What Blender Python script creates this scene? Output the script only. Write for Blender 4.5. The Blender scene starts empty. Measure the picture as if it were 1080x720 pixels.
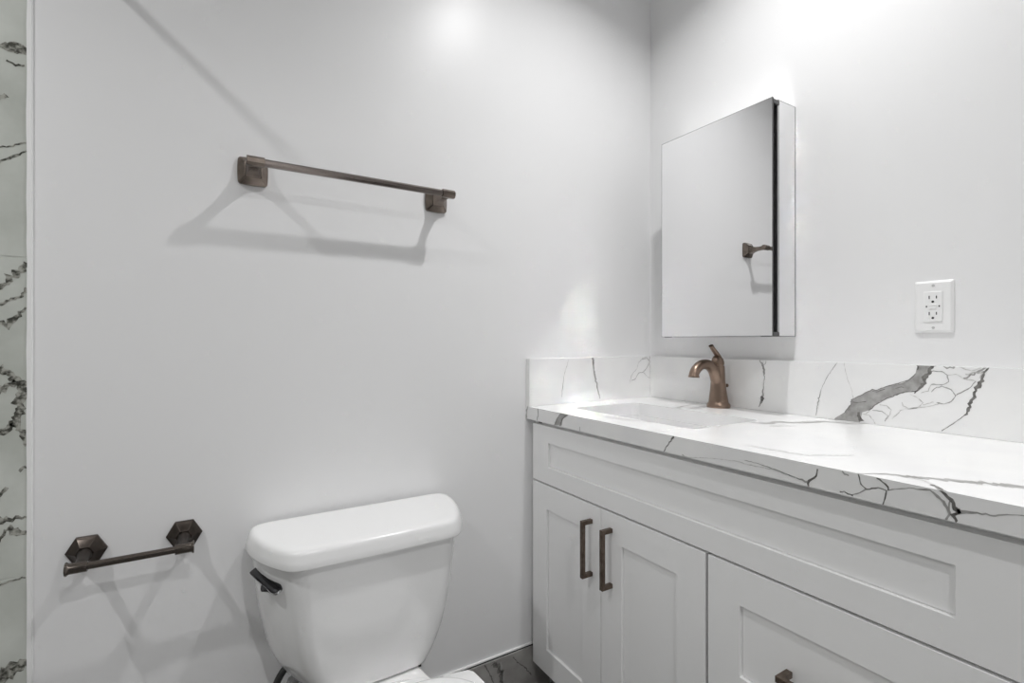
import bpy, bmesh, math, random
from mathutils import Vector, Matrix
from mathutils.geometry import tessellate_polygon

random.seed(7)
SC = bpy.context.scene
COL = SC.collection

# ------------------------------------------------------------------ camera
F_PX = 523.0
YAW = math.atan(320.0 / F_PX)                       # turned to the right of +y
CAM_Z = 1.10
cam_d = bpy.data.cameras.new('camera')
cam_d.sensor_width = 36.0
cam_d.lens = 36.0 * F_PX / 1080.0
cam_d.clip_start = 0.02
cam = bpy.data.objects.new('camera', cam_d)
cam.location = (0, 0, CAM_Z)
cam.rotation_euler = (math.pi / 2, 0, -YAW)
COL.objects.link(cam)
SC.camera = cam

# ------------------------------------------------------------------ world, light, exposure
world = bpy.data.worlds.new('world')
SC.world = world
world.use_nodes = True
bg = world.node_tree.nodes['Background']
bg.inputs[0].default_value = (1.0, 0.995, 0.985, 1)
bg.inputs[1].default_value = 0.15
SC.view_settings.view_transform = 'Standard'
SC.view_settings.look = 'None'
SC.view_settings.gamma = 1.0
SC.view_settings.use_curve_mapping = False
SC.view_settings.exposure = 0.06
SC.cycles.max_bounces = 14
SC.cycles.diffuse_bounces = 10
SC.cycles.glossy_bounces = 6
SC.cycles.use_denoising = True
SC.cycles.caustics_reflective = True
SC.cycles.blur_glossy = 0.0
SC.cycles.sample_clamp_indirect = 0.0

CEIL = 2.50
LAMPS = [(0.89, 0.665), (-0.95, 0.64), (0.24, -0.60)]    # the three ceiling downlights
LAMP_W = [7.7, 9.0, 9.0]
LAMP_R = 0.025
LAMP_SPREAD = math.radians(140)

# ------------------------------------------------------------------ room numbers
YA, XB = 1.30, 1.397                                # back wall plane, right wall plane
XL, YF = -1.65, -1.05                               # left wall, wall behind the camera
TILE_X = -0.2955                                     # the painted wall ends here, tile goes on
CT_Z, CT_T = 0.8985, 0.0385                         # counter top height and thickness
CT_X = 0.846                                        # counter front
FACE_X = 0.860                                      # door fronts
V_Y0, V_Y1 = 0.178, 1.281                           # vanity near and far ends
SY, SX = math.sin(YAW), math.cos(YAW)

def ray(px, py):
    u = (px - 540.0) / F_PX
    v = (360.0 - py) / F_PX
    return Vector((SY + u * SX, SX - u * SY, v))
O = Vector((0, 0, CAM_Z))
def on_x(px, py, c):
    d = ray(px, py); return O + d * (c / d.x)
def on_y(px, py, c):
    d = ray(px, py); return O + d * (c / d.y)
def on_z(px, py, c):
    d = ray(px, py); return O + d * ((c - CAM_Z) / d.z)

# ------------------------------------------------------------------ materials
def principled(name, col, rough=0.5, metal=0.0, spec=0.5, coat=0.0):
    m = bpy.data.materials.new(name); m.use_nodes = True
    b = m.node_tree.nodes['Principled BSDF']
    b.inputs['Base Color'].default_value = (col[0], col[1], col[2], 1)
    b.inputs['Roughness'].default_value = rough
    b.inputs['Metallic'].default_value = metal
    b.inputs['Specular IOR Level'].default_value = spec
    b.inputs['Coat Weight'].default_value = coat
    b.inputs['Coat Roughness'].default_value = 0.05
    return m
def nd(m, kind, **kw):
    n = m.node_tree.nodes.new(kind)
    for k, v in kw.items(): setattr(n, k, v)
    return n
def lk(m, a, b): m.node_tree.links.new(a, b)
def bsdf(m): return m.node_tree.nodes['Principled BSDF']

def add_bump(m, scale, strength, dist=0.001, detail=3.0):
    tc = nd(m, 'ShaderNodeTexCoord'); nz = nd(m, 'ShaderNodeTexNoise'); bp = nd(m, 'ShaderNodeBump')
    nz.inputs['Scale'].default_value = scale; nz.inputs['Detail'].default_value = detail
    bp.inputs['Strength'].default_value = strength; bp.inputs['Distance'].default_value = dist
    lk(m, tc.outputs['Object'], nz.inputs['Vector']); lk(m, nz.outputs['Fac'], bp.inputs['Height'])
    lk(m, bp.outputs['Normal'], bsdf(m).inputs['Normal'])
def add_mottle(m, c1, c2, scale, detail=4.0, lo=0.35, hi=0.65, stretch=None):
    tc = nd(m, 'ShaderNodeTexCoord'); nz = nd(m, 'ShaderNodeTexNoise'); rp = nd(m, 'ShaderNodeValToRGB')
    nz.inputs['Scale'].default_value = scale; nz.inputs['Detail'].default_value = detail
    if stretch:
        mp = nd(m, 'ShaderNodeMapping'); mp.inputs['Scale'].default_value = stretch
        lk(m, tc.outputs['Object'], mp.inputs['Vector']); lk(m, mp.outputs['Vector'], nz.inputs['Vector'])
    else:
        lk(m, tc.outputs['Object'], nz.inputs['Vector'])
    e = rp.color_ramp.elements
    e[0].position = lo; e[0].color = (*c1, 1); e[1].position = hi; e[1].color = (*c2, 1)
    lk(m, nz.outputs['Fac'], rp.inputs['Fac']); lk(m, rp.outputs['Color'], bsdf(m).inputs['Base Color'])
    return rp

M = {}
M['paint'] = principled('wall_paint', (0.82, 0.82, 0.825), 0.36, spec=0.33); add_bump(M['paint'], 95, 0.05, 0.001)
M['ceiling'] = principled('ceiling_paint', (0.84, 0.84, 0.84), 0.8)
M['caulk'] = principled('white_caulk', (0.86, 0.86, 0.86), 0.5)
M['lacquer'] = principled('cabinet_lacquer', (0.90, 0.90, 0.90), 0.38, spec=0.4); add_bump(M['lacquer'], 60, 0.02, 0.0005)
M['shadow_gap'] = principled('cabinet_gap_shade', (0.11, 0.105, 0.10), 0.7)  # carcass coloured near-black so the door gaps look shaded
M['quartz'] = principled('white_quartz', (0.86, 0.86, 0.86), 0.22, spec=0.45)
add_mottle(M['quartz'], (0.84, 0.84, 0.845), (0.88, 0.88, 0.875), 9, 6, 0.38, 0.62)
M['vein'] = principled('grey_vein', (0.34, 0.335, 0.325), 0.3); add_mottle(M['vein'], (0.27, 0.265, 0.255), (0.42, 0.415, 0.41), 55, 6)
M['vein_dark'] = principled('dark_vein', (0.13, 0.125, 0.12), 0.35); add_mottle(M['vein_dark'], (0.09, 0.085, 0.08), (0.22, 0.215, 0.205), 160, 5)
M['vein_pale'] = principled('pale_vein', (0.58, 0.575, 0.565), 0.3); add_mottle(M['vein_pale'], (0.45, 0.445, 0.435), (0.70, 0.70, 0.69), 120, 5)
M['tile'] = principled('shower_marble_tile', (0.55, 0.57, 0.53), 0.25); add_mottle(M['tile'], (0.46, 0.48, 0.44), (0.62, 0.64, 0.60), 7, 6)
M['tile_vein'] = principled('shower_tile_vein', (0.12, 0.12, 0.10), 0.3); add_mottle(M['tile_vein'], (0.05, 0.05, 0.04), (0.38, 0.38, 0.34), 130, 6, 0.4, 0.62)
M['left_tile'] = principled('grey_marble_tile', (0.6, 0.6, 0.6), 0.25); add_mottle(M['left_tile'], (0.50, 0.50, 0.49), (0.66, 0.66, 0.65), 6, 6)
M['grout'] = principled('pale_grout', (0.72, 0.73, 0.70), 0.8)
M['base_tile'] = principled('baseboard_marble', (0.34, 0.33, 0.315), 0.3); add_mottle(M['base_tile'], (0.27, 0.26, 0.25), (0.40, 0.39, 0.375), 12, 6)
M['floor'] = principled('floor_marble', (0.42, 0.41, 0.40), 0.3)
add_mottle(M['floor'], (0.10, 0.097, 0.093), (0.21, 0.205, 0.20), 3.5, 8, 0.4, 0.6)
M['china'] = principled('white_vitreous_china', (0.80, 0.80, 0.80), 0.10, spec=0.5, coat=0.3)
M['china_lid'] = principled('white_lid_china', (0.80, 0.80, 0.80), 0.20, spec=0.45)
M['basin'] = principled('basin_china', (0.74, 0.74, 0.74), 0.12, spec=0.5)
M['seat'] = principled('seat_plastic', (0.80, 0.80, 0.80), 0.22)
M['bronze'] = principled('oil_rubbed_bronze', (0.12, 0.10, 0.085), 0.30, metal=1.0)
add_mottle(M['bronze'], (0.058, 0.049, 0.043), (0.088, 0.074, 0.065), 40, 4)
M['bronze_light'] = principled('brushed_bronze', (0.27, 0.215, 0.18), 0.22, metal=1.0)
add_mottle(M['bronze_light'], (0.17, 0.142, 0.122), (0.24, 0.20, 0.172), 50, 4)
M['rail'] = principled('rail_bronze', (0.23, 0.20, 0.185), 0.20, metal=1.0)
M['holder_bar'] = principled('holder_bar_bronze', (0.15, 0.13, 0.115), 0.20, metal=1.0)
M['chrome_glint'] = principled('painted_chrome_glint', (0.62, 0.62, 0.63), 0.12, metal=1.0)  # bright rim reflection of the lever, put into the colour
M['faucet'] = principled('venetian_bronze', (0.33, 0.225, 0.165), 0.32, metal=1.0)
add_mottle(M['faucet'], (0.245, 0.178, 0.138), (0.295, 0.217, 0.17), 30, 3)
M['pull'] = principled('pull_bronze', (0.16, 0.125, 0.10), 0.38, metal=1.0)
add_mottle(M['pull'], (0.13, 0.10, 0.08), (0.20, 0.16, 0.13), 60, 4)
M['chrome'] = principled('chrome', (0.055, 0.055, 0.058), 0.12, metal=1.0)  # near-black: dark reflections put into the chrome's colour
M['mirror'] = principled('mirror_glass', (0.90, 0.90, 0.905), 0.0, metal=1.0)
M['cab_metal'] = principled('cabinet_aluminium', (0.62, 0.62, 0.62), 0.35, metal=1.0)
M['black'] = principled('gap_black', (0.012, 0.012, 0.012), 0.6)
M['dark_metal'] = principled('grey_hinge', (0.12, 0.12, 0.12), 0.4, metal=0.8)
M['plate'] = principled('outlet_plastic', (0.86, 0.86, 0.86), 0.30)
M['slot'] = principled('outlet_slot', (0.015, 0.015, 0.015), 0.6)
M['screw'] = principled('screw_head', (0.52, 0.52, 0.52), 0.35)
M['rubber'] = principled('black_braided_hose', (0.018, 0.018, 0.018), 0.5); add_bump(M['rubber'], 400, 0.3, 0.001)
M['steel'] = principled('grey_nut', (0.30, 0.30, 0.30), 0.4, metal=0.7)
M['lamp'] = bpy.data.materials.new('lamp_lens'); M['lamp'].use_nodes = True
_e = bsdf(M['lamp']); _e.inputs['Emission Color'].default_value = (1, 0.99, 0.97, 1); _e.inputs['Emission Strength'].default_value = 4.0

# ------------------------------------------------------------------ helpers
ORG = {}                                             # world origin of every object
def obj(name, bm, mat, parent=None, smooth=True, bevel=0.0, seg=2, subsurf=0, angle=35):
    mats = mat if isinstance(mat, (list, tuple)) else [mat]
    org = ORG[parent.name] if parent is not None else Vector((0, 0, 0))
    if parent is None:
        vs = [v.co for v in bm.verts]
        lo = Vector((min(v[i] for v in vs) for i in range(3))); hi = Vector((max(v[i] for v in vs) for i in range(3)))
        org = Vector(((lo.x + hi.x) / 2, (lo.y + hi.y) / 2, lo.z))
    for v in bm.verts: v.co -= org
    me = bpy.data.meshes.new(name)
    bm.normal_update()
    bm.to_mesh(me); bm.free()
    for k in mats: me.materials.append(M[k])
    o = bpy.data.objects.new(name, me)
    COL.objects.link(o)
    if parent is not None: o.parent = parent
    else: o.location = org
    ORG[o.name] = org
    if smooth:
        for p in me.polygons: p.use_smooth = True
        if subsurf == 0: me.set_sharp_from_angle(angle=math.radians(angle))
    if bevel > 0:
        b = o.modifiers.new('bevel', 'BEVEL'); b.width = bevel; b.segments = seg; b.limit_method = 'ANGLE'; b.angle_limit = math.radians(40)
        b.harden_normals = False
    if subsurf:
        s = o.modifiers.new('subsurf', 'SUBSURF'); s.levels = subsurf; s.render_levels = subsurf
    return o
def thing(name, label, cat, loc, group=None):
    o = bpy.data.objects.new(name, None); COL.objects.link(o)
    o.location = loc; o.empty_display_size = 0.05
    o['label'] = label; o['category'] = cat
    if group: o['group'] = group
    ORG[o.name] = Vector(loc)
    return o
def tag(o, label, cat, group=None):
    o['label'] = label; o['category'] = cat
    if group: o['group'] = group
    return o
def struct(o): o['kind'] = 'structure'; return o
def new(): return bmesh.new()

def box(bm, x0, x1, y0, y1, z0, z1, mi=0):
    v = [bm.verts.new(p) for p in ((x0, y0, z0), (x1, y0, z0), (x1, y1, z0), (x0, y1, z0), (x0, y0, z1), (x1, y0, z1), (x1, y1, z1), (x0, y1, z1))]
    for f in ((0, 3, 2, 1), (4, 5, 6, 7), (0, 1, 5, 4), (1, 2, 6, 5), (2, 3, 7, 6), (3, 0, 4, 7)):
        fc = bm.faces.new([v[i] for i in f]); fc.material_index = mi
    return bm
def loft(bm, rings, cap0=True, cap1=True, mi=0):
    rs = [[bm.verts.new(p) for p in r] for r in rings]
    n = len(rs[0])
    for a, b in zip(rs[:-1], rs[1:]):
        for i in range(n):
            f = bm.faces.new((a[i], a[(i + 1) % n], b[(i + 1) % n], b[i])); f.material_index = mi
    if cap0: bm.faces.new(rs[0][::-1]).material_index = mi
    if cap1: bm.faces.new(rs[-1]).material_index = mi
    bmesh.ops.recalc_face_normals(bm, faces=bm.faces[:])
    return bm
def frame_of(d):
    d = Vector(d).normalized()
    a = Vector((0, 0, 1)) if abs(d.z) < 0.9 else Vector((1, 0, 0))
    s = d.cross(a).normalized(); return s, s.cross(d).normalized()
def ring(c, d, rs, ru=None, n=24, phase=0.0):
    s, u = frame_of(d); ru = rs if ru is None else ru
    return [Vector(c) + s * (rs * math.cos(2 * math.pi * i / n + phase)) + u * (ru * math.sin(2 * math.pi * i / n + phase)) for i in range(n)]
def rod(bm, p0, p1, profile, n=24, phase=0.0, mi=0):
    """turned or faceted piece along p0->p1; profile = [(fraction, radius)]"""
    p0, p1 = Vector(p0), Vector(p1); d = p1 - p0
    return loft(bm, [ring(p0 + d * t, d, r, None, n, phase) for t, r in profile], mi=mi)
def tube(bm, pts, rad, n=16, mi=0, flat=1.0, up=None):
    pts = [Vector(p) for p in pts]; rings = []
    for i, p in enumerate(pts):
        d = (pts[min(i + 1, len(pts) - 1)] - pts[max(i - 1, 0)]).normalized()
        r = rad[i] if isinstance(rad, (list, tuple)) else rad
        u = Vector(up) if up else Vector((0, 0, 1))
        s = d.cross(u)
        s = s.normalized() if s.length > 1e-4 else Vector((0, 1, 0))
        w = s.cross(d).normalized()
        rings.append([p + s * r * math.cos(2 * math.pi * k / n) + w * r * flat * math.sin(2 * math.pi * k / n) for k in range(n)])
    return loft(bm, rings, mi=mi)
def spline(pts, k=8):
    P = [Vector(p) for p in pts]; out = []
    for i in range(len(P) - 1):
        a, b, c, d = P[max(i - 1, 0)], P[i], P[i + 1], P[min(i + 2, len(P) - 1)]
        for j in range(k):
            t = j / k
            out.append(0.5 * ((2 * b) + (c - a) * t + (2 * a - 5 * b + 4 * c - d) * t * t + (3 * b - a - 3 * c + d) * t ** 3))
    out.append(P[-1]); return out
def ribbon(bm, pts, widths, nrm, mi, off=0.0003, jag=0.35, inside=None):
    """a vein lying in the surface: an uneven strip along pts"""
    nrm = Vector(nrm); P = []
    for i in range(len(pts) - 1):
        a, b = Vector(pts[i]), Vector(pts[i + 1])
        k = max(2, int((b - a).length / 0.004))
        wa = widths[i] if isinstance(widths, (list, tuple)) else widths
        wb = widths[i + 1] if isinstance(widths, (list, tuple)) else widths
        for j in range(k): P.append((a.lerp(b, j / k), wa + (wb - wa) * j / k))
    P.append((Vector(pts[-1]), widths[-1] if isinstance(widths, (list, tuple)) else widths))
    rows = []
    for i, (p, w) in enumerate(P):
        d = (P[min(i + 1, len(P) - 1)][0] - P[max(i - 1, 0)][0]).normalized()
        s = nrm.cross(d).normalized()
        p = p + s * random.gauss(0, w * jag * 0.5) + nrm * off
        w0 = w * 0.5 * (1 + random.uniform(-jag, jag)); w1 = w * 0.5 * (1 + random.uniform(-jag, jag))
        pair = [p + s * w0, p - s * w1]
        if inside: pair = [inside(q) for q in pair]
        rows.append((bm.verts.new(pair[0]), bm.verts.new(pair[1])))
    for a, b in zip(rows[:-1], rows[1:]):
        try:
            f = bm.faces.new((a[0], a[1], b[1], b[0])); f.material_index = mi
            f.normal_update()
            if f.normal.dot(nrm) < 0: f.normal_flip()
        except ValueError: pass
def patch(bm, pts, nrm, mi, off=0.0002):
    nrm = Vector(nrm)
    vs = [bm.verts.new(Vector(p) + nrm * off) for p in pts]
    for t in tessellate_polygon([[v.co for v in vs]]):
        f = bm.faces.new([vs[i] for i in t]); f.material_index = mi; f.normal_update()
        if f.normal.dot(nrm) < 0: f.normal_flip()
def clamp_box(x=None, y=None, z=None):
    def f(q):
        q = q.copy()
        for i, r in enumerate((x, y, z)):
            if r: q[i] = min(max(q[i], r[0]), r[1])
        return q
    return f
def zpts(pts, ox, oy, sc): return [(ox + a / sc, oy + b / sc) for a, b in pts]

# ================================================================== THE SETTING
bm = new(); box(bm, TILE_X, XB + 0.10, YA, YA + 0.10, 0, CEIL); struct(obj('wall_back', bm, 'paint', smooth=False))
bm = new(); box(bm, XB, XB + 0.10, YF - 0.10, YA, 0, CEIL); struct(obj('wall_right', bm, 'paint', smooth=False))
bm = new(); box(bm, XL - 0.10, XL, YF - 0.10, YA + 0.10, 0, CEIL); struct(obj('wall_left', bm, 'left_tile', smooth=False))
# wall behind the camera, with an open doorway added to let in fill light
bm = new()
D0, D1, DH = -0.55, 0.35, 2.05
box(bm, XL, D0, YF - 0.10, YF, 0, CEIL); box(bm, D1, XB, YF - 0.10, YF, 0, CEIL); box(bm, D0, D1, YF - 0.10, YF, DH, CEIL)
struct(obj('wall_front', bm, 'paint', smooth=False))
bm = new()
for a, b in ((D0 - 0.07, D0), (D1, D1 + 0.07)): box(bm, a, b, YF, YF + 0.015, 0, DH + 0.07)
box(bm, D0, D1, YF, YF + 0.015, DH, DH + 0.07)
struct(obj('trim_3', bm, 'lacquer', bevel=0.003))
bm = new(); box(bm, XL - 0.1, XB + 0.1, YF - 0.1, YA + 0.1, -0.06, 0); struct(obj('floor', bm, 'floor', smooth=False))
bm = new(); box(bm, XL - 0.1, XB + 0.1, YF - 0.1, YA + 0.1, CEIL, CEIL + 0.08); ceil = struct(obj('ceiling', bm, 'ceiling', smooth=False))

# marble tile running on beside the painted wall
bm = new()
courses = [0.0, 0.039, 0.650, 1.261, 1.872, CEIL]
for a, b in zip(courses[:-1], courses[1:]):
    for x0, x1 in ((XL, -1.52), (-1.52, -0.908), (-0.908, TILE_X)):
        box(bm, x0 + 0.001, x1 - 0.001, YA - 0.002, YA + 0.012, a + 0.0012, b - 0.0012)
box(bm, XL, TILE_X, YA - 0.0008, YA + 0.10, 0, CEIL, 2)
Tn = (0, -1, 0); cl = clamp_box(x=(XL, TILE_X - 0.001))
def tv(pts, oy, w):
    ribbon(bm, [on_y(a / 3, oy + b / 3, YA - 0.002) for a, b in pts], w, Tn, 1, 0.0003, 0.4, cl)
tv([(-40, 120), (0, 140), (25, 150), (50, 150), (84, 158)], 0, [0.002, 0.008, 0.016, 0.022, 0.02])
tv([(20, 190), (50, 205), (78, 208)], 0, 0.004); tv([(-20, 475), (0, 465), (40, 460), (84, 450)], 0, 0.003); tv([(-10, 515), (30, 500), (84, 478)], 0, 0.004)
tv([(-40, 320), (10, 305), (20, 300)], 0, 0.008)
tv([(-20, 205), (0, 190), (40, 160), (60, 135), (82, 110)], 240, [0.004, 0.006, 0.012, 0.012, 0.006])
tv([(0, 245), (30, 230), (70, 215), (82, 190)], 240, 0.005); tv([(-10, 300), (20, 305), (45, 285), (82, 252)], 240, [0.004, 0.014, 0.008, 0.004])
tv([(-40, 450), (0, 458), (40, 462), (62, 490), (30, 500), (-30, 515)], 240, [0.008, 0.014, 0.012, 0.014, 0.01, 0.018])
tv([(62, 485), (75, 520), (70, 570), (45, 610), (20, 640), (-30, 665)], 240, [0.016, 0.02, 0.014, 0.012, 0.014, 0.008])
tv([(45, 610), (60, 630), (86, 690)], 240, [0.01, 0.01, 0.006])
tv([(-10, 140), (8, 120), (24, 102)], 480, 0.006); tv([(60, 50), (84, 36)], 480, 0.006)
tv([(-40, 215), (0, 208), (40, 202), (88, 196)], 480, [0.012, 0.016, 0.008, 0.004]); tv([(22, 232), (50, 240), (88, 246)], 480, [0.012, 0.012, 0.006])
tv([(-10, 280), (22, 236)], 480, 0.005); tv([(-20, 420), (20, 402), (80, 386)], 480, 0.0035)
tv([(-60, 705), (0, 692), (40, 675), (88, 655)], 480, [0.02, 0.03, 0.028, 0.014])
tv([(-300, 100), (-200, 160), (-120, 150)], 240, 0.012); tv([(-500, 600), (-380, 500), (-200, 520)], 240, 0.014)
for k in range(9):
    px, pz = random.uniform(XL + 0.1, -0.62), random.uniform(0.1, CEIL - 0.2); pts = [(px, pz)]
    for j in range(4): pts.append((pts[-1][0] + random.uniform(0.03, 0.13), pts[-1][1] + random.uniform(-0.02, 0.10)))
    ribbon(bm, [Vector((min(a, -0.34), YA - 0.002, b)) for a, b in pts], [0.002, 0.010, 0.006, 0.009, 0.002], Tn, 1, 0.0003, 0.4, cl)
tile = struct(obj('wall_back_tiled', bm, ['tile', 'tile_vein', 'grout'], smooth=False))
# white edge bead where paint meets tile
bm = new()
rows = []
for i in range(61):
    z = CEIL * i / 60
    rows.append([Vector((TILE_X - 0.0018 + random.uniform(-0.0009, 0.0009), YA - 0.0045, z)), Vector((TILE_X + 0.0045, YA - 0.0045, z)),
                 Vector((TILE_X + 0.0065, YA + 0.0, z)), Vector((TILE_X - 0.0028 + random.uniform(-0.0009, 0.0009), YA + 0.0, z))])
loft(bm, rows); struct(obj('trim_1', bm, 'caulk', angle=20))
# slim unseen rod added on the tile, shaped so its shadow crosses the wall
bm = new(); rod(bm, (-0.302, YA - 0.002, 1.949), (-0.366, 0.985, 1.997), [(0, 0.028), (0.02, 0.027), (0.024, 0.0075), (0.96, 0.0075), (0.97, 0.010), (1, 0.010)])
obj('shadow_rod', bm, 'bronze', tile)

# baseboard of marble tile with a caulk line
BB_Z, BB_T = 0.147, 0.010
bm = new(); box(bm, TILE_X + 0.006, 0.93, YA - BB_T, YA - 0.0005, 0, BB_Z)
def bv(pts, w, mi=1): ribbon(bm, [on_y(*q, YA - BB_T) for q in zpts(pts, 480, 620, 7.2)], w, Tn, mi, 0.0003, 0.45, clamp_box(z=(0, BB_Z)))
bv([(300, 560), (318, 590), (345, 640), (352, 690), (365, 760)], [0.016, 0.014, 0.012, 0.012, 0.006])
bv([(300, 560), (345, 552), (352, 620), (370, 700)], [0.004, 0.004, 0.004, 0.003], 2); bv([(215, 560), (232, 600), (258, 640), (290, 720)], 0.0035)
bv([(440, 520), (470, 560), (530, 600), (580, 660)], 0.003)
struct(obj('baseboard_back', bm, ['base_tile', 'vein_dark', 'vein'], smooth=False))
bm = new(); box(bm, TILE_X + 0.006, 0.872, YA - 0.006, YA, BB_Z + 0.0035, BB_Z + 0.010); struct(obj('trim_2', bm, 'caulk', bevel=0.002))
bm = new(); box(bm, TILE_X + 0.006, 0.872, YA - 0.004, YA, BB_Z, BB_Z + 0.0036)
obj('open_joint', bm, 'black', bpy.data.objects['baseboard_back'], smooth=False)

# recessed ceiling lights
for i, (lx, ly) in enumerate(LAMPS):
    bm = new()
    prof = [(0.085, 0.0), (0.085, 0.005), (0.062, 0.009), (0.058, 0.004)]
    loft(bm, [[Vector((lx + r * math.cos(2 * math.pi * k / 40), ly + r * math.sin(2 * math.pi * k / 40), CEIL - d)) for k in range(40)] for r, d in prof], False, False)
    tr = obj('downlight', bm, 'ceiling', ceil)
    bm = new(); loft(bm, [[Vector((lx + r * math.cos(2 * math.pi * k / 40), ly + r * math.sin(2 * math.pi * k / 40), CEIL - 0.0035)) for k in range(40)] for r in (0.058, 0.03)], False, True)
    obj('lamp_lens', bm, 'lamp', tr)
    ld = bpy.data.lights.new('downlight_lamp', 'AREA'); ld.shape = 'DISK'; ld.size = LAMP_R * 2; ld.energy = LAMP_W[i]; ld.spread = LAMP_SPREAD; ld.color = (1.0, 0.998, 0.995)
    lo = bpy.data.objects.new('downlight_lamp', ld); COL.objects.link(lo); lo.location = (lx, ly, CEIL - 0.012)

# ================================================================== VANITY
van = thing('vanity_cabinet', 'white shaker vanity cabinet with bronze pulls under the marbled counter', 'cabinet', (1.13, (V_Y0 + V_Y1) / 2, 0))
FR_X = FACE_X + 0.001
ZTOP = CT_Z - CT_T
bm = new()
box(bm, FR_X, XB - 0.001, V_Y0, YA - 0.001, 0.105, ZTOP - 0.0)            # box, its face frame reaching the wall
# open top for the basin: cut by rebuilding as panels
bm.free(); bm = new()
box(bm, FACE_X + 0.021, FACE_X + 0.041, 1.2835, YA - 0.001, 0.105, ZTOP)      # filler strip against the wall
box(bm, FR_X + 0.02, FR_X + 0.04, V_Y0 + 0.018, 1.262, ZTOP - 0.02, ZTOP)     # front stretcher
box(bm, FACE_X + 0.021, XB - 0.001, V_Y0, V_Y0 + 0.018, 0.105, ZTOP); obj('side_panel', bm, 'lacquer', van, bevel=0.001); bm = new()
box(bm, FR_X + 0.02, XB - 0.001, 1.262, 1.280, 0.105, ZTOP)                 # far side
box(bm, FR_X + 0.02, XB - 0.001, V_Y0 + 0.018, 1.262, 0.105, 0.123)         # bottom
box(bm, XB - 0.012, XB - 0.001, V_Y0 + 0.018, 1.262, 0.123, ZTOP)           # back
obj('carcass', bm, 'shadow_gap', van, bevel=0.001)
bm = new(); box(bm, FACE_X + 0.075, XB - 0.002, V_Y0 + 0.002, 1.283, 0, 0.105); obj('toe_kick', bm, 'base_tile', van, smooth=False)

def shaker(name, y0, y1, z0, z1, st, rl, parent):
    """frame-and-panel front in the plane x = FACE_X, facing -x"""
    bm = new(); X0, XR, X1 = FACE_X, FACE_X + 0.0065, FACE_X + 0.0195
    def loop(x, a0, a1, b0, b1): return [bm.verts.new((x, a0, b0)), bm.verts.new((x, a1, b0)), bm.verts.new((x, a1, b1)), bm.verts.new((x, a0, b1))]
    o1 = loop(X0, y0, y1, z0, z1); i1 = loop(X0, y0 + st, y1 - st, z0 + rl, z1 - rl)
    def inn(x, d): return loop(x, y0 + st + d, y1 - st - d, z0 + rl + d, z1 - rl - d)
    i2 = inn(XR + 0.004, 0.0003); i3 = inn(XR + 0.004, 0.0017); i4 = inn(XR, 0.0021); bk = loop(X1, y0, y1, z0, z1)
    for k in range(4):
        j = (k + 1) % 4
        for p, q in ((o1, i1), (i1, i2), (i2, i3), (i3, i4)): bm.faces.new((p[k], p[j], q[j], q[k]))
        bm.faces.new((o1[j], o1[k], bk[k], bk[j]))
    bm.faces.new(i4); bm.faces.new(bk[::-1])
    bmesh.ops.recalc_face_normals(bm, faces=bm.faces[:])
    return obj(name, bm, 'lacquer', parent, bevel=0.0007, seg=2)
H = CAM_Z
Z_F0, Z_F1 = H - 0.4240, H - 0.2525                 # false front
Z_D0, Z_D1 = H - 0.9930, H - 0.4295                 # doors
shaker('false_drawer_front', V_Y0 + 0.001, V_Y1, Z_F0, Z_F1, 0.080, 0.050, van)
d1 = shaker('door', 0.9690, V_Y1, Z_D0, Z_D1, 0.073, 0.072, van)
d2 = shaker('door', 0.6545, 0.9665, Z_D0, Z_D1, 0.073, 0.072, van)
ZM = (Z_D0 + Z_D1) / 2
dr1 = shaker('drawer', V_Y0 + 0.001, 0.6475, ZM + 0.002, Z_D1, 0.070, 0.072, van)
dr2 = shaker('drawer', V_Y0 + 0.001, 0.6475, Z_D0, ZM - 0.002, 0.070, 0.072, van)
def pull(c, vertical, parent, half=0.0745):
    """square bar pull: one bent bar with two legs"""
    bm = new(); w = 0.0055; xo = FACE_X - 0.034
    a = [(-half, FACE_X + 0.001), (-half, xo), (half, xo), (half, FACE_X + 0.001)]
    b = [(-half + 2 * w, FACE_X + 0.001), (-half + 2 * w, xo + 2 * w * 0.9), (half - 2 * w, xo + 2 * w * 0.9), (half - 2 * w, FACE_X + 0.001)]
    def P(t, x, s): return Vector((x, c[0] + s, c[1] + t)) if vertical else Vector((x, c[0] + t, c[1] + s))
    A = [[bm.verts.new(P(t, x, s)) for t, x in a] for s in (-w, w)]; B = [[bm.verts.new(P(t, x, s)) for t, x in b] for s in (-w, w)]
    for k in range(3):
        bm.faces.new((A[0][k], A[0][k + 1], A[1][k + 1], A[1][k])); bm.faces.new((B[0][k], B[0][k + 1], B[1][k + 1], B[1][k]))
        for s in (0, 1): bm.faces.new((A[s][k], A[s][k + 1], B[s][k + 1], B[s][k]))
    for k in (0, 3): bm.faces.new((A[0][k], A[1][k], B[1][k], B[0][k]))
    bmesh.ops.recalc_face_normals(bm, faces=bm.faces[:])
    return obj('bar_pull', bm, 'pull', parent, bevel=0.0009, seg=2)
pull((1.0055, H - 0.5415), True, d1); pull((0.9300, H - 0.5415), True, d2)
pull((0.4145, H - 0.5765), False, dr1); pull((0.4145, ZM - 0.1465), False, dr2)

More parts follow.
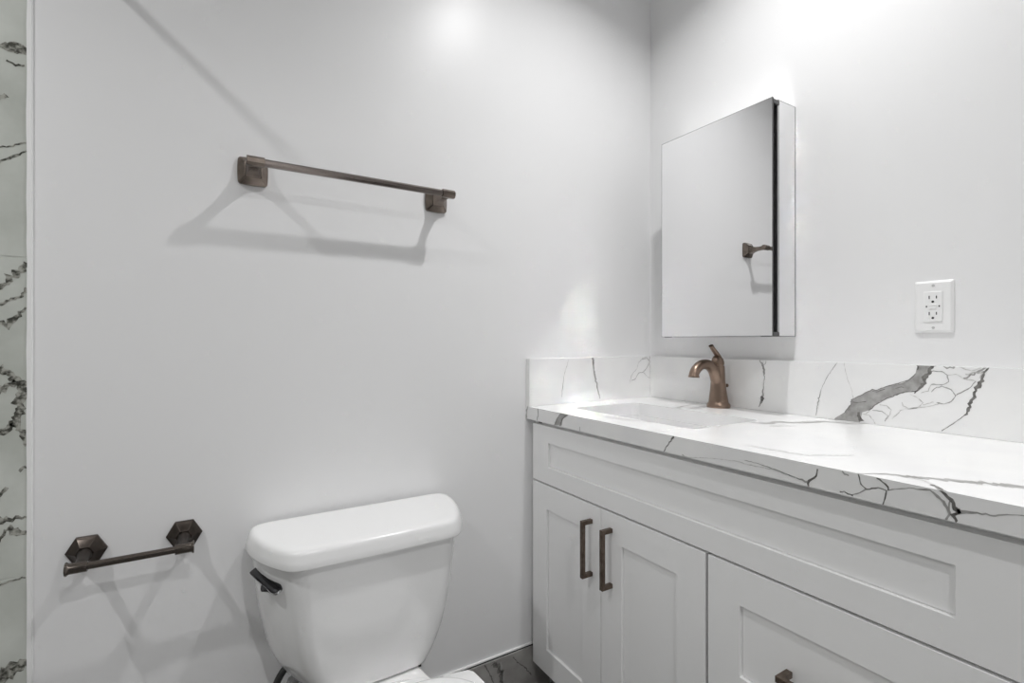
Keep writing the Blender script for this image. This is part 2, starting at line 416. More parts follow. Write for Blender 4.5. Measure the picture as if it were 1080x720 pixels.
# ------------------------------------------------------------------ countertop with a cut-out for the sink
SK = (0.945, 1.205, 0.750, 1.186)                   # x0, x1, y0, y1 of the opening
CY0 = V_Y0 - 0.012
def rrect(x0, x1, y0, y1, r, z, n=6):
    pts = []
    for cx, cy, a0 in ((x1 - r, y1 - r, 0), (x0 + r, y1 - r, 90), (x0 + r, y0 + r, 180), (x1 - r, y0 + r, 270)):
        for k in range(n + 1):
            a = math.radians(a0 + 90 * k / n); pts.append(Vector((cx + r * math.cos(a), cy + r * math.sin(a), z)))
    return pts
bm = new()
outer = [(CT_X, CY0), (XB - 0.001, CY0), (XB - 0.001, YA - 0.001), (CT_X, YA - 0.001)]
for z, up in ((CT_Z, True), (CT_Z - CT_T, False)):
    op = [Vector((x, y, z)) for x, y in outer]; ip = rrect(*SK, 0.022, z)
    vs = [bm.verts.new(p) for p in op + ip]
    for t in tessellate_polygon([op, ip]):
        f = bm.faces.new([vs[i] for i in t]); f.normal_update()
        if (f.normal.z > 0) != up: f.normal_flip()
    if up: top_v = vs
    else: bot_v = vs
for a, b in ((0, 4), (4, len(top_v))):
    n = b - a
    for k in range(n):
        i, j = a + k, a + (k + 1) % n
        bm.faces.new((top_v[i], top_v[j], bot_v[j], bot_v[i]))
bmesh.ops.recalc_face_normals(bm, faces=bm.faces[:])
# veins on the top
Up = (0, 0, 1)
ctc = clamp_box(x=(CT_X + 0.0005, XB - 0.021), y=(CY0, YA - 0.021))
def cv(px, w, mi=1): ribbon(bm, [on_z(a, b, CT_Z) for a, b in px], [q * 3.2 for q in w] if isinstance(w, list) else w * 3.2, Up, mi, 0.0002, 0.3, ctc)
cv(zpts([(410, 345), (360, 352), (300, 362), (240, 372), (220, 379), (240, 384)], 680, 370, 6.353), [0.0015, 0.002, 0.002, 0.003, 0.005, 0.003])
cv(zpts([(700, 480), (830, 486), (870, 476), (900, 474), (1000, 482), (1080, 478)], 680, 370, 6.353) + zpts([(150, 380), (260, 390), (340, 389), (420, 384)], 840, 360, 4.5), [0.002, 0.006, 0.004, 0.006, 0.005, 0.006, 0.005, 0.004, 0.003, 0.002])
cv(zpts([(0, 345), (180, 372), (300, 381), (400, 388)], 840, 360, 4.5), 0.0018, 3)
cv(zpts([(830, 505), (900, 500), (1000, 505)], 680, 370, 6.353), 0.0025, 3)
cv(zpts([(120, 158), (200, 170), (270, 178), (390, 190)], 600, 400, 4.154), [0.001, 0.002, 0.0025, 0.001], 1)
cv(zpts([(285, 108), (370, 110), (430, 117), (520, 125), (600, 132), (775, 148), (900, 160)], 800, 460, 2.768), [0.001, 0.002, 0.004, 0.004, 0.005, 0.006, 0.006], 1)
cv([(984, 511), (990, 514.5), (996, 518)], 0.002, 2); cv([(960, 503), (975, 507), (984, 511)], 0.001, 3)
cv([(590, 441), (605, 438), (620, 433)], 0.003, 3); cv([(690, 455), (720, 451), (760, 449)], 0.002, 3)
cv([(790, 470), (850, 480), (900, 480)], 0.0015, 3)
# veins on the front edge
Fn = (-1, 0, 0); cfc = clamp_box(y=(CY0, YA - 0.001), z=(CT_Z - CT_T + 0.0003, CT_Z - 0.0003))
def fv(px, w, mi=1): ribbon(bm, [on_x(a, b, CT_X) for a, b in px], w, Fn, mi, 0.0003, 0.5, cfc)
Z1 = (540, 360, 4.5)
fv(zpts([(76, 300), (70, 330), (68, 372)], *Z1), [0.002, 0.007, 0.006], 1)
fv(zpts([(121, 312), (125, 335), (124, 350), (118, 378)], *Z1), [0.004, 0.003, 0.003, 0.0015], 2)
patch(bm, [cfc(on_x(a, b, CT_X)) for a, b in zpts([(200, 400), (212, 365), (232, 338), (268, 340), (262, 356), (240, 366), (236, 398)], *Z1)], Fn, 1, 0.0003)
fv(zpts([(268, 342), (240, 366), (228, 400)], *Z1), 0.003, 2); fv(zpts([(232, 340), (210, 375), (200, 402)], *Z1), 0.002, 2)
fv(zpts([(322, 405), (324, 432)], *Z1), 0.002)
fv(zpts([(615, 428), (604, 450), (590, 468), (576, 490)], 540, 340, 3.6), [0.006, 0.003, 0.002, 0.002], 2)
fv(zpts([(645, 500), (655, 508), (668, 512), (760, 515), (850, 525), (900, 540), (1000, 560), (1080, 590)], 540, 340, 3.6), [0.003, 0.003, 0.0015, 0.001, 0.001, 0.0015, 0.0015, 0.0015], 3)
Z8 = (800, 460, 2.768)
fv(zpts([(-40, 70), (0, 80), (60, 100), (110, 122), (145, 134)], *Z8), [0.001, 0.0015, 0.0015, 0.0015, 0.004], 1)
fv(zpts([(172, 95), (168, 115), (148, 130), (145, 146)], *Z8), [0.002, 0.002, 0.004, 0.002], 2)
fv(zpts([(243, 102), (252, 110), (264, 114)], *Z8), 0.0018, 1); fv(zpts([(238, 162), (250, 160), (262, 168), (276, 174)], *Z8), 0.0018, 2)
fv(zpts([(292, 110), (298, 140), (315, 155), (350, 150), (375, 158), (370, 180), (364, 200)], *Z8), 0.0016, 2); fv(zpts([(315, 155), (295, 165), (270, 172)], *Z8), 0.0015, 1)
fv(zpts([(345, 120), (362, 132), (378, 147), (380, 158)], *Z8), 0.0022, 2)
fv(zpts([(380, 156), (440, 150), (500, 158), (525, 175), (545, 200), (558, 228), (545, 250)], *Z8), [0.0015, 0.001, 0.002, 0.003, 0.003, 0.002, 0.002], 1)
fv(zpts([(526, 152), (548, 166), (562, 184), (572, 205), (580, 222), (576, 256)], *Z8), [0.003, 0.004, 0.004, 0.004, 0.008, 0.0015], 2)
fv(zpts([(560, 186), (556, 215), (570, 240)], *Z8), 0.002, 1)
fv(zpts([(580, 220), (605, 218), (640, 225), (690, 231), (740, 229), (800, 233)], *Z8), [0.006, 0.003, 0.002, 0.002, 0.0012, 0.001], 1)
ctop = obj('vanity_countertop', bm, ['quartz', 'vein', 'vein_dark', 'vein_pale'], smooth=False)
tag(ctop, 'white grey-veined quartz countertop with a sink cut-out on the vanity', 'countertop')

# ------------------------------------------------------------------ backsplashes
BS_Z = CT_Z + 0.1475
bm = new(); box(bm, CT_X + 0.0005, XB - 0.001, YA - 0.020, YA - 0.0005, CT_Z + 0.0005, BS_Z)
bc = clamp_box(x=(CT_X + 0.001, XB - 0.021), z=(CT_Z + 0.001, BS_Z - 0.0005))
def av(pts, w, mi): ribbon(bm, [on_y(a, b, YA - 0.020) for a, b in zpts(pts, 540, 360, 4.5)], w, (0, -1, 0), mi, 0.0003, 0.4, bc)
av([(268, 88), (262, 110), (248, 155), (240, 215), (236, 265)], [0.001, 0.0015, 0.0015, 0.003, 0.001], 1)
av([(383, 66), (385, 90), (388, 130), (398, 185), (410, 240), (418, 270)], [0.009, 0.008, 0.005, 0.006, 0.005, 0.006], 1)
av([(381, 66), (383, 90), (386, 130), (396, 185)], 0.0015, 2)
av([(560, 195), (565, 165), (575, 148), (592, 130), (600, 100), (620, 80), (640, 72)], [0.003, 0.004, 0.002, 0.002, 0.002, 0.003, 0.003], 3)
av([(568, 186), (585, 178), (600, 150), (622, 145), (640, 125), (655, 95), (640, 80), (615, 85)], 0.002, 1)
av([(622, 145), (640, 165), (656, 175)], 0.002, 3); av([(655, 70), (650, 100), (657, 130), (652, 180), (656, 250)], [0.004, 0.002, 0.003, 0.001, 0.001], 3)
tag(obj('end_backsplash', bm, ['quartz', 'vein', 'vein_dark', 'vein_pale'], smooth=False), 'short quartz backsplash with one thin dark vein on the towel bar wall', 'backsplash')

bm = new(); box(bm, XB - 0.020, XB - 0.0005, CY0, YA - 0.021, CT_Z + 0.0005, BS_Z)
sc_ = clamp_box(y=(CY0, YA - 0.022), z=(CT_Z + 0.001, BS_Z - 0.0005))
def sp(pts, z): return [on_x(a, b, XB - 0.020) for a, b in zpts(pts, *z)]
ZB = (840, 360, 4.5); ZC = (680, 370, 6.353)
def sv(pts, w, mi=1, z=ZB, jag=0.45): ribbon(bm, sp(pts, z), w, (-1, 0, 0), mi, 0.0004, jag, sc_)
sv([(768, 50), (775, 75), (790, 95), (800, 125), (802, 190), (795, 250), (788, 310), (782, 335), (765, 375)], [0.002, 0.003, 0.007, 0.006, 0.002, 0.002, 0.007, 0.006, 0.002], 1, ZC)
sv([(790, 95), (810, 85), (815, 55)], 0.002, 3, ZC); sv([(787, 305), (786, 335)], 0.007, 2, ZC)
sv([(200, 90), (185, 112), (150, 160), (120, 220), (103, 285), (93, 350)], [0.001, 0.0015, 0.0015, 0.001, 0.003, 0.001], 1)
sv([(225, 90), (230, 130), (245, 185), (265, 235), (270, 275)], 0.0012, 3)
outline = [(185, 362), (228, 336), (258, 300), (262, 276), (310, 252), (360, 227), (378, 232), (440, 210), (500, 198), (530, 185), (565, 152), (574, 105), (652, 105), (618, 160), (605, 200), (566, 232), (505, 240), (430, 268), (372, 300), (345, 326), (312, 336), (302, 385), (180, 380)]
patch(bm, [sc_(p) for p in sp(outline, ZB)], (-1, 0, 0), 1, 0.0002)
sv([(228, 336), (258, 300), (262, 276), (310, 252), (360, 227), (378, 232), (440, 210), (530, 185), (566, 152)], 0.0014, 2)
sv([(652, 105), (630, 142), (612, 175), (600, 205), (575, 232), (560, 246)], [0.007, 0.007, 0.009, 0.008, 0.004, 0.002], 2)
sv([(566, 236), (505, 241), (430, 270), (372, 302), (345, 328)], 0.0018, 2); sv([(296, 335), (300, 352), (310, 378)], [0.004, 0.007, 0.008], 2)
sv([(570, 108), (580, 118), (575, 135)], 0.003, 2)
for w in ([(255, 285), (290, 290), (330, 285)], [(470, 222), (500, 215), (510, 220)], [(360, 235), (380, 240), (420, 225)]): sv(w, 0.0015, 2)
web = [[(540, 250), (575, 268), (600, 290), (580, 312), (535, 318), (505, 305), (500, 288)], [(640, 240), (655, 222), (690, 212), (735, 228), (757, 258), (735, 285), (700, 296), (665, 290)],
       [(640, 140), (690, 142), (715, 160), (722, 190), (700, 205), (640, 205)], [(720, 160), (760, 155), (800, 180), (852, 188)], [(852, 188), (832, 215), (795, 235), (758, 254)],
       [(310, 342), (345, 350), (365, 372), (375, 390)], [(360, 326), (405, 330), (435, 352), (420, 378)], [(395, 300), (430, 305), (448, 325), (440, 355), (420, 378)],
       [(452, 365), (480, 345), (495, 325), (540, 318), (620, 310), (680, 294)], [(600, 300), (635, 292), (650, 286)], [(330, 345), (350, 325)], [(590, 245), (625, 235), (640, 205)]]
for w in web: sv(w, 0.0016, random.choice([1, 3, 3]), jag=0.6)
sv([(915, 120), (895, 140), (880, 165), (868, 205), (848, 232), (842, 262), (830, 290), (820, 318), (798, 350)], [0.002, 0.004, 0.005, 0.009, 0.004, 0.005, 0.005, 0.005, 0.003], 2, jag=0.5)
sv([(798, 350), (770, 372), (735, 395), (690, 424)], 0.0014, 2)
sv([(695, 116), (715, 130), (745, 124), (752, 116), (725, 114)], 0.003, 1, jag=0.8); sv([(795, 178), (830, 160), (870, 140), (905, 124)], 0.003, 1, jag=0.8)
sv([(805, 160), (845, 148), (880, 150), (868, 175)], 0.003, 3, jag=0.8); sv([(770, 120), (830, 140), (880, 125)], 0.002, 3)
tag(obj('long_backsplash', bm, ['quartz', 'vein', 'vein_dark', 'vein_pale'], smooth=False), 'long quartz backsplash with a broad grey vein below the outlet', 'backsplash')

# ------------------------------------------------------------------ sink
sk = thing('undermount_sink', 'white rectangular undermount sink set into the quartz countertop', 'sink', (1.075, 0.968, CT_Z - CT_T - 0.15))
bm = new(); x0, x1, y0, y1 = SK; zt = CT_Z - CT_T - 0.0005
secs = [(0.022, zt, 0.03), (-0.002, zt, 0.024), (-0.004, zt - 0.012, 0.026), (-0.012, zt - 0.08, 0.045), (-0.030, zt - 0.122, 0.065), (-0.065, zt - 0.135, 0.075), (-0.125, zt - 0.139, 0.025)]
inner = [rrect(x0 - e, x1 + e, y0 - e, y1 + e, r, z, 8) for e, z, r in secs]
outr = [rrect(x0 - e, x1 + e, y0 - e, y1 + e, r, z, 8) for e, z, r in ((-0.125, zt - 0.150, 0.025), (-0.05, zt - 0.148, 0.07), (-0.012, zt - 0.128, 0.06), (0.008, zt - 0.08, 0.045), (0.008, zt - 0.014, 0.03), (0.022, zt - 0.012, 0.03))]
loft(bm, inner + outr + [inner[0]], False, False); bmesh.ops.remove_doubles(bm, verts=bm.verts[:], dist=1e-6)
bm2 = rrect(x0 + 0.125, x1 - 0.125, y0 + 0.125, y1 - 0.125, 0.025, zt - 0.139, 8)
bm.faces.new([bm.verts.new(p) for p in bm2])
obj('basin', bm, 'basin', sk, angle=60)
bm = new(); rod(bm, (1.075, 0.968, zt - 0.1385), (1.075, 0.968, zt - 0.133), [(0, 0.023), (0.5, 0.023), (0.9, 0.019), (1.0, 0.010)]); obj('drain', bm, 'faucet', sk)

# ------------------------------------------------------------------ faucet
FX, FY = 1.336, 0.968
fa = thing('faucet', 'single-handle bronze faucet with an arched spout behind the sink', 'faucet', (FX, FY, CT_Z))
bm = new(); c0 = Vector((FX, FY, CT_Z))
prof = [(0.0, 0.0335), (0.004, 0.0345), (0.010, 0.0335), (0.014, 0.0300), (0.017, 0.0285), (0.030, 0.0268), (0.055, 0.0235), (0.080, 0.0210), (0.105, 0.0205), (0.122, 0.0200), (0.128, 0.0195)]
loft(bm, [[c0 + Vector((r * math.cos(2 * math.pi * k / 40) - 0.02 * (z / 0.128) * 0.2, r * math.sin(2 * math.pi * k / 40), z)) for k in range(40)] for z, r in prof])
obj('faucet_body', bm, 'faucet', fa, angle=50)
bm = new()
path = spline([(FX - 0.001, FY, CT_Z + 0.058), (FX - 0.010, FY, CT_Z + 0.088), (FX - 0.026, FY, CT_Z + 0.116), (FX - 0.052, FY, CT_Z + 0.1315), (FX - 0.081, FY, CT_Z + 0.1315), (FX - 0.1035, FY, CT_Z + 0.1195), (FX - 0.1135, FY, CT_Z + 0.1060), (FX - 0.1150, FY, CT_Z + 0.0955)], 6)
n = len(path); rad = [0.0195 - 0.0052 * min(1, i / (n * 0.55)) for i in range(n)]
rad = [r + (0.0016 if i > n - 5 else 0) for i, r in enumerate(rad)]
tube(bm, path, rad, 24, up=(0, 1, 0)); obj('spout', bm, 'faucet', fa, angle=60)
bm = new(); zb = CT_Z + 0.128
loft(bm, [[Vector((FX - 0.004 + dx + r * math.cos(2 * math.pi * k / 32), FY + r * math.sin(2 * math.pi * k / 32), zb + z)) for k in range(32)] for z, r, dx in
     ((0.0, 0.0170, 0), (0.002, 0.0170, 0), (0.0025, 0.0190, 0), (0.010, 0.0188, 0), (0.020, 0.0165, -0.001), (0.028, 0.0110, -0.003), (0.031, 0.0045, -0.004))])
hd = obj('handle', bm, 'faucet', fa, angle=50)
bm = new()
lev = spline([(FX + 0.009, FY, zb + 0.006), (FX + 0.004, FY, zb + 0.020), (FX - 0.010, FY, zb + 0.036), (FX - 0.026, FY, zb + 0.050), (FX - 0.036, FY, zb + 0.061)], 5)
tube(bm, lev, [0.0112 - 0.0045 * i / len(lev) + (0.0010 if i > len(lev) - 3 else 0) for i in range(len(lev))], 16, flat=0.75); obj('lever', bm, 'faucet', hd, angle=60)
bm = new(); rod(bm, (FX + 0.018, FY - 0.006, CT_Z + 0.066), (FX + 0.031, FY - 0.010, CT_Z + 0.066), [(0, 0.0022), (0.5, 0.0022), (0.55, 0.0055), (0.9, 0.0055), (1, 0.004)], 16); obj('drain_rod_knob', bm, 'faucet', fa)

# ================================================================== MIRROR CABINET
MX, MY0, MY1, MZ0, MZ1 = 1.265, 0.7545, 1.129, 1.1145, 1.7440
BX = 1.311
mc = thing('medicine_cabinet', 'mirrored medicine cabinet with its door ajar on the wall above the faucet', 'cabinet', (XB - 0.05, 0.94, MZ0))
bm = new(); box(bm, BX, XB - 0.0008, 0.768, 1.118, MZ0 - 0.001, MZ1 + 0.009); obj('cabinet_body', bm, 'cab_metal', mc, bevel=0.001)
bm = new(); box(bm, BX, XB - 0.0005, 0.7668, 0.7679, MZ0 - 0.001, MZ1 + 0.009); sm = obj('side_panel', bm, 'dark_metal', mc, smooth=False)
bm = new(); box(bm, BX + 0.003, XB - 0.0045, 0.7664, 0.7675, MZ0 + 0.0005, MZ1 + 0.0070); obj('side_mirror', bm, 'mirror', sm, smooth=False)
bm = new(); box(bm, MX + 0.0065, BX, 0.778, 1.112, MZ0 + 0.004, MZ1 - 0.002); obj('door_gap_shade', bm, 'black', mc, smooth=False)  # solid black block painted as the shade in the door gap
bm = new(); box(bm, BX - 0.003, BX + 0.0, 0.7665, 0.772, MZ0 + 0.012, MZ1 - 0.004); obj('edge_strip', bm, 'cab_metal', mc, smooth=False)
bm = new(); box(bm, MX, MX + 0.003, MY0, MY1, MZ0, MZ1); dm = obj('mirror_door', bm, 'dark_metal', mc, smooth=False)
bm = new(); box(bm, MX - 0.0004, MX + 0.002, MY0 + 0.0008, MY1 - 0.0014, MZ0 + 0.0010, MZ1 - 0.0014); obj('mirror_glass', bm, 'mirror', dm, smooth=False)
bm = new(); box(bm, MX + 0.003, MX + 0.0065, MY0 + 0.0008, MY1 - 0.0008, MZ0 + 0.001, MZ1 - 0.001); obj('door_back', bm, 'black', dm, smooth=False)  # black too, so the gap behind the door looks dark
for zc in (MZ0 - 0.001, MZ1 - 0.009):
    bm = new(); box(bm, MX + 0.007, BX - 0.001, 0.762, 0.785, zc, zc + 0.012); obj('hinge', bm, 'dark_metal', mc, bevel=0.001)
for yc in (0.775, 1.105):
    bm = new(); box(bm, MX - 0.0006, MX + 0.008, yc - 0.012, yc + 0.012, MZ0 - 0.0016, MZ0 + 0.0008); obj('mirror_clip', bm, 'dark_metal', dm, smooth=False)

# ================================================================== OUTLET
OY, OZ = 0.457, 1.1785
ou = thing('wall_outlet', 'white two-socket GFCI wall outlet above the long backsplash', 'outlet', (XB, OY, OZ - 0.06))
bm = new(); hw, hh = 0.0355, 0.0585
def rr_yz(x, a, b, r, n=5): return [Vector((x, OY + p.x, OZ + p.y)) for p in rrect(-a, a, -b, b, r, 0, n)]
loft(bm, [rr_yz(XB - 0.0003, hw, hh, 0.003), rr_yz(XB - 0.0025, hw, hh, 0.003), rr_yz(XB - 0.0065, hw - 0.005, hh - 0.005, 0.002)]); obj('cover_plate', bm, 'plate', ou, angle=25)
bm = new(); loft(bm, [rr_yz(XB - 0.006, 0.0168, 0.0335, 0.001), rr_yz(XB - 0.0082, 0.0168, 0.0335, 0.001), rr_yz(XB - 0.0088, 0.0160, 0.0327, 0.001)]); rec = obj('receptacle', bm, 'plate', ou, angle=25)
xs = XB - 0.0092
def slot(y, z, w, h):
    bm = new(); box(bm, xs, XB - 0.007, OY + y - w, OY + y + w, OZ + z - h, OZ + z + h); obj('blade_slot', bm, 'slot', rec, smooth=False)
for s in (1, -1):
    z0 = 0.021 if s > 0 else -0.0155
    slot(0.0065, z0, 0.0009, 0.0037); slot(-0.0065, z0, 0.0009, 0.0032)
    zc = z0 - 0.010; bm = new()
    loft(bm, [[Vector((x, OY + 0.0025 * math.cos(2 * math.pi * k / 16), OZ + zc + 0.0025 * math.sin(2 * math.pi * k / 16))) for k in range(16)] for x in (XB - 0.007, xs)])
    obj('ground_hole', bm, 'slot', rec, smooth=False)
for zc, nm in ((0.0035, 'test_button'), (-0.0025, 'reset_button')):
    bm = new(); box(bm, XB - 0.0102, XB - 0.007, OY - 0.0068, OY + 0.0068, OZ + zc - 0.0023, OZ + zc + 0.0023); obj(nm, bm, 'plate', rec, bevel=0.0005)
for y in (0.0115, -0.0115):
    bm = new(); box(bm, xs, XB - 0.007, OY + y - 0.0011, OY + y + 0.0011, OZ - 0.0015, OZ + 0.0022); obj('indicator', bm, 'slot', rec, smooth=False)
for z in (0.0475, -0.0475):
    bm = new(); rod(bm, (XB - 0.0055, OY, OZ + z), (XB - 0.0075, OY, OZ + z), [(0, 0.003), (0.7, 0.003), (1, 0.0022)], 20); obj('screw', bm, 'screw', ou)

# ================================================================== TOWEL BAR
TZ, TP = 1.492, 0.086
TX0, TX1 = 0.0875, 0.5435
tb = thing('towel_bar', 'bronze towel bar with square posts, highest fixture on the wall over the toilet', 'towel bar', ((TX0 + TX1) / 2, YA, TZ - 0.035))
def sq_ring(cx, cz, y, h, bow=0.0, r=0.12):
    """square outline, its sides bowed out a little, corners eased"""
    pts = []
    for k in range(4):
        a = [(-1, -1), (1, -1), (1, 1), (-1, 1)][k]; b = [(-1, -1), (1, -1), (1, 1), (-1, 1)][(k + 1) % 4]
        for j in range(7):
            t = r / 2 + (1 - r) * j / 6
            x = a[0] + (b[0] - a[0]) * t; z = a[1] + (b[1] - a[1]) * t
            n = ((a[0] + b[0]) / 2, (a[1] + b[1]) / 2); s = bow * (1 - (2 * t - 1) ** 2)
            pts.append(Vector((cx + h * (x + n[0] * s), y, cz + h * (z + n[1] * s))))
    return pts
for cx in (TX0, TX1):
    bm = new()
    loft(bm, [sq_ring(cx, TZ + 0.001, YA - d, h, b) for d, h, b in ((0.0004, 0.0300, 0.06), (0.0065, 0.0300, 0.06), (0.0085, 0.0285, 0.06), (0.0170, 0.0195, 0.04), (0.0200, 0.0175, 0.02))])
    ps = obj('post_base', bm, 'bronze_light', tb, angle=22)
    bm = new()
    loft(bm, [sq_ring(cx, TZ, YA - d, h, 0.02) for d, h in ((0.0190, 0.0165), (0.030, 0.0118), (0.045, 0.0086), (0.060, 0.0076), (0.074, 0.0082), (0.0775, 0.0092))])
    obj('arm', bm, 'bronze_light', ps, angle=25)
    bm = new(); rod(bm, (cx - 0.0178, YA - TP, TZ), (cx + 0.0178, YA - TP, TZ), [(0, 0.0105), (0.03, 0.0112), (0.97, 0.0112), (1, 0.0105)], 8, math.pi / 8); obj('end_cap', bm, 'bronze_light', tb, angle=20)
bm = new(); rod(bm, (TX0 + 0.012, YA - TP, TZ), (TX1 - 0.012, YA - TP, TZ), [(0, 0.0085), (1, 0.0085)], 8, math.pi / 8); obj('rail', bm, 'rail', tb, angle=20)

# ================================================================== PAPER HOLDER
PZ, PP = 0.676, 0.078
PX0, PX1 = -0.2090, -0.0450
th = thing('toilet_paper_holder', 'bronze toilet paper holder with two hexagonal posts, empty, left of the toilet', 'paper holder', ((PX0 + PX1) / 2, YA, PZ - 0.035))
def hexr(cx, cz, y, r): return [Vector((cx + r * math.cos(math.pi * k / 3), y, cz + r * math.sin(math.pi * k / 3))) for k in range(6)]
for cx in (PX0, PX1):
    bm = new(); loft(bm, [hexr(cx, PZ + 0.004, YA - d, r) for d, r in ((0.0004, 0.0335), (0.0060, 0.0335), (0.0085, 0.0300), (0.0095, 0.0285), (0.0240, 0.0150))])
    ps = obj('post_base', bm, 'bronze', th, angle=20, bevel=0.0006)
    bm = new(); rod(bm, (cx, YA - 0.0225, PZ + 0.003), (cx, YA - PP, PZ), [(0, 0.0125), (0.25, 0.0095), (0.6, 0.0080), (1, 0.0085)], 24); obj('neck', bm, 'bronze', ps)
    s = -1 if cx == PX0 else 1
    bm = new(); rod(bm, (cx - s * 0.0135, YA - PP, PZ - 0.001), (cx + s * 0.0195, YA - PP, PZ - 0.001), [(0, 0.0095), (0.02, 0.0102), (0.8, 0.0102), (0.86, 0.0108), (0.93, 0.0128), (0.98, 0.0128), (1.0, 0.0118)], 28); obj('collar', bm, 'holder_bar', th)
bm = new(); rod(bm, (PX0 + 0.010, YA - PP, PZ - 0.001), (PX1 - 0.010, YA - PP, PZ - 0.001), [(0, 0.0070), (1, 0.0070)], 24); obj('spring_bar', bm, 'holder_bar', th)

# ================================================================== TOILET
TC = 0.3225                                          # centre line
to = thing('toilet', 'white two-piece toilet with a chrome flush lever beside the vanity', 'toilet', (TC, 0.95, 0))
OUTL = [(1.2845, 0.150), (1.2845, 0.224), (1.2815, 0.233), (1.276, 0.2395), (1.266, 0.2435), (1.250, 0.2448), (1.228, 0.2430), (1.205, 0.2390), (1.180, 0.2325), (1.155, 0.2240), (1.130, 0.2125), (1.108, 0.2005), (1.092, 0.1905), (1.082, 0.1820), (1.0755, 0.1735), (1.0715, 0.1640), (1.0695, 0.1530), (1.0685, 0.1300), (1.0672, 0.0800), (1.0665, 0.0300)]
YB = 1.2845
def plan(z, e=0.0, sw=1.0, sd=1.0):
    """tank outline: straight back, sides bellying in to a narrower, almost straight front; e grows it, sw and sd scale it"""
    R = []
    for y, x in OUTL:
        k = 1 + e / 0.2
        ext = e if y < 1.2 else e * (y - 1.2845) / (1.2 - 1.2845)
        t = min(1, max(0, (y - 1.067) / 0.18)); w = sw + (1 - sw) * 0.32 * t
        R.append((x * k * w if x > 0.14 else x * w, YB - (YB - y) * sd - ext))
    return [Vector((TC + x, y, z)) for x, y in R] + [Vector((TC - x, y, z)) for x, y in reversed(R)]
bm = new()
tank = []
for z, s, sd in ((0.3475, 0.52, 0.86), (0.3480, 0.575, 0.885), (0.3520, 0.610, 0.902), (0.3600, 0.632, 0.911), (0.375, 0.685, 0.918), (0.395, 0.738, 0.925), (0.425, 0.800, 0.934), (0.470, 0.862, 0.944), (0.520, 0.910, 0.952), (0.570, 0.940, 0.958), (0.61, 0.967, 0.962), (0.648, 0.985, 0.965)):
    tank.append(plan(z, 0.0, s, sd))
loft(bm, tank); obj('tank', bm, 'china', to, angle=60)
bm = new()
lid = []
for z, e in ((0.6400, -0.004), (0.6388, 0.003), (0.6400, 0.0062), (0.6430, 0.0070), (0.655, 0.0040), (0.666, 0.0015), (0.6715, -0.0005), (0.6750, -0.0030), (0.6772, -0.0065), (0.6782, -0.011), (0.6786, -0.022)):
    lid.append(plan(z, e))
loft(bm, lid); obj('tank_lid', bm, 'china_lid', to, angle=60)
# flush lever on the slanting left flank
bm = new(); piv = Vector((0.1165, 1.155, 0.584)); out = Vector((-0.93, -0.36, 0)).normalized()
rod(bm, piv - out * 0.010 - Vector((0, 0, 0.006)), piv + out * 0.022 + Vector((0, 0, 0.006)), [(0, 0.0135), (0.35, 0.0125), (0.6, 0.009), (1, 0.008)], 20)
fl = obj('flush_lever', bm, 'chrome', to); fl['label'] = 'chrome flush lever'
bm = new()
e0, e1 = Vector((0.1215, 1.108, 0.592)), Vector((0.0845, 1.219, 0.600)); dd = (e1 - e0)
rings = []
for t, w, h in ((-0.03, 0.004, 0.003), (0.0, 0.0085, 0.0042), (0.08, 0.0115, 0.005), (0.3, 0.0112, 0.0048), (0.6, 0.0115, 0.0050), (0.95, 0.0105, 0.0042), (1.0, 0.0095, 0.0035)):
    c = e0 + dd * t; s = Vector((out.x, out.y, -0.45)).normalized(); u = dd.cross(s).normalized()
    if u.z < 0: u = -u
    rings.append([c + s * w * math.copysign(abs(math.cos(a)) ** 0.5, math.cos(a)) + u * h * math.copysign(abs(math.sin(a)) ** 0.5, math.sin(a)) for a in [2 * math.pi * k / 20 for k in range(20)]])
loft(bm, rings)
for f in bm.faces:
    f.normal_update()
    if f.normal.z < 0.15: f.material_index = 1  # side and lower faces take the painted bright reflection
obj('paddle', bm, ['chrome', 'chrome_glint'], fl, angle=60)
# bowl and pedestal
def egg(hw, yb, yf, z, n=96, sq=0.62):
    yc = yb + (yf - yb) * 0.42; pts = []
    for k in range(n):
        a = 2 * math.pi * k / n; c, s = math.cos(a), math.sin(a)
        x = hw * math.copysign(abs(c) ** (sq if s > 0 else 0.95), c)
        y = yc + (yb - yc) * abs(s) ** sq if s > 0 else yc + (yf - yc) * abs(s)
        pts.append(Vector((TC + x, y, z)))
    return pts
bm = new()
bowl = [egg(0.115, 1.155, 0.62, 0.0), egg(0.118, 1.155, 0.615, 0.02), egg(0.105, 1.15, 0.65, 0.09), egg(0.108, 1.15, 0.63, 0.16), egg(0.130, 1.15, 0.56, 0.24), egg(0.165, 1.14, 0.47, 0.315), egg(0.180, 1.125, 0.430, 0.352), egg(0.182, 1.12, 0.425, 0.372), egg(0.178, 1.115, 0.43, 0.378),
        egg(0.125, 1.02, 0.49, 0.377), egg(0.118, 1.00, 0.50, 0.365), egg(0.09, 0.94, 0.56, 0.24), egg(0.04, 0.84, 0.68, 0.17)]
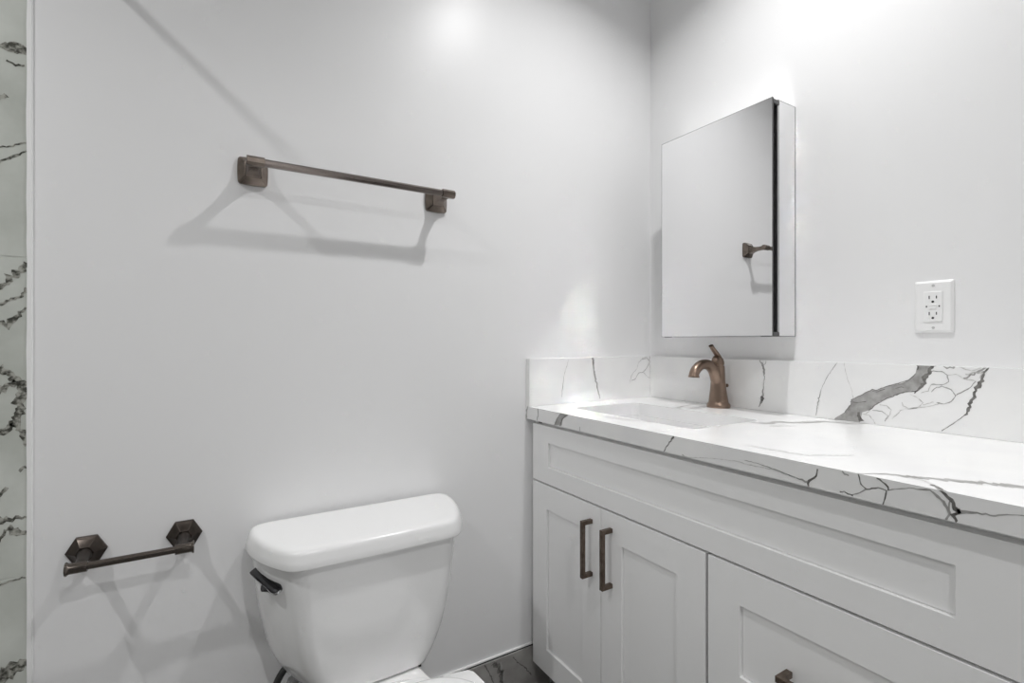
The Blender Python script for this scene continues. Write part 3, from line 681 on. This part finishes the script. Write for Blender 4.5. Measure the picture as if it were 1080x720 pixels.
# rear deck narrower than the rim
for r in bowl[5:9]:
    for v in r:
        if v.y > 0.98:
            t = min(1, (v.y - 0.98) / 0.10); v.x = TC + (v.x - TC) * (1 - 0.42 * t)
            v.z -= 0.055 * t
loft(bm, bowl)
dk = [(0.090, 1.205), (0.096, 1.190), (0.097, 1.100), (0.103, 1.060), (0.113, 1.020), (0.120, 0.985)]
def deck(z, e): return [Vector((TC + x - e, y - (e if i < 2 else 0), z)) for i, (x, y) in enumerate(dk)] + [Vector((TC - x + e, y - (e if i > 3 else 0), z)) for i, (x, y) in enumerate(reversed(dk))]
loft(bm, [deck(0.25, 0.03), deck(0.30, 0.008), deck(0.337, 0.0), deck(0.3425, 0.002), deck(0.345, 0.007)])
obj('bowl', bm, 'china', to, angle=50)
bm = new()
loft(bm, [egg(0.164 - e, 0.958 - e, 0.428 + e, z, sq=0.7) for z, e in ((0.3785, 0.004), (0.382, 0), (0.390, 0), (0.3945, 0.004))])
obj('seat', bm, 'seat', to, angle=50)
bm = new()
loft(bm, [egg(0.166 - e, 0.962 - e, 0.426 + e, z, sq=0.7) for z, e in ((0.3950, 0.006), (0.398, 0), (0.406, 0), (0.4105, 0.004), (0.4135, 0.012), (0.416, 0.05), (0.4165, 0.09))])
obj('seat_lid', bm, 'seat', to, angle=50)
for s in (-1, 1):
    bm = new(); rod(bm, (TC + s * 0.06, 0.940, 0.366), (TC + s * 0.06, 0.940, 0.394), [(0, 0.016), (0.85, 0.016), (1, 0.012)], 20); obj('seat_hinge', bm, 'seat', to)
bm = new()
box(bm, TC - 0.105, TC + 0.105, 1.108, 1.20, 0.335, 0.3478); obj('tank_gap_fill', bm, 'black', to, smooth=False)  # flat black block stands in for the dark gap under the tank
# supply hose from the tank to a stop valve on the wall
bm = new(); hp = spline([(0.154, 1.222, 0.366), (0.142, 1.221, 0.357), (0.129, 1.221, 0.334), (0.114, 1.222, 0.29), (0.106, 1.228, 0.24), (0.110, 1.236, 0.205)], 6)
tube(bm, hp, 0.0078, 14); obj('supply_hose', bm, 'rubber', to)
bm = new(); rod(bm, (0.160, 1.195, 0.325), (0.160, 1.195, 0.352), [(0, 0.013), (0.8, 0.013), (1, 0.011)], 8); obj('coupling_nut', bm, 'steel', to)
bm = new(); rod(bm, (0.110, YA - 0.0005, 0.195), (0.110, 1.215, 0.195), [(0, 0.028), (0.06, 0.026), (0.1, 0.009), (0.6, 0.009), (0.65, 0.014), (1, 0.014)], 24)
rod(bm, (0.110, 1.236, 0.195), (0.110, 1.236, 0.222), [(0, 0.009), (1, 0.009)], 16); obj('stop_valve', bm, 'chrome', to)
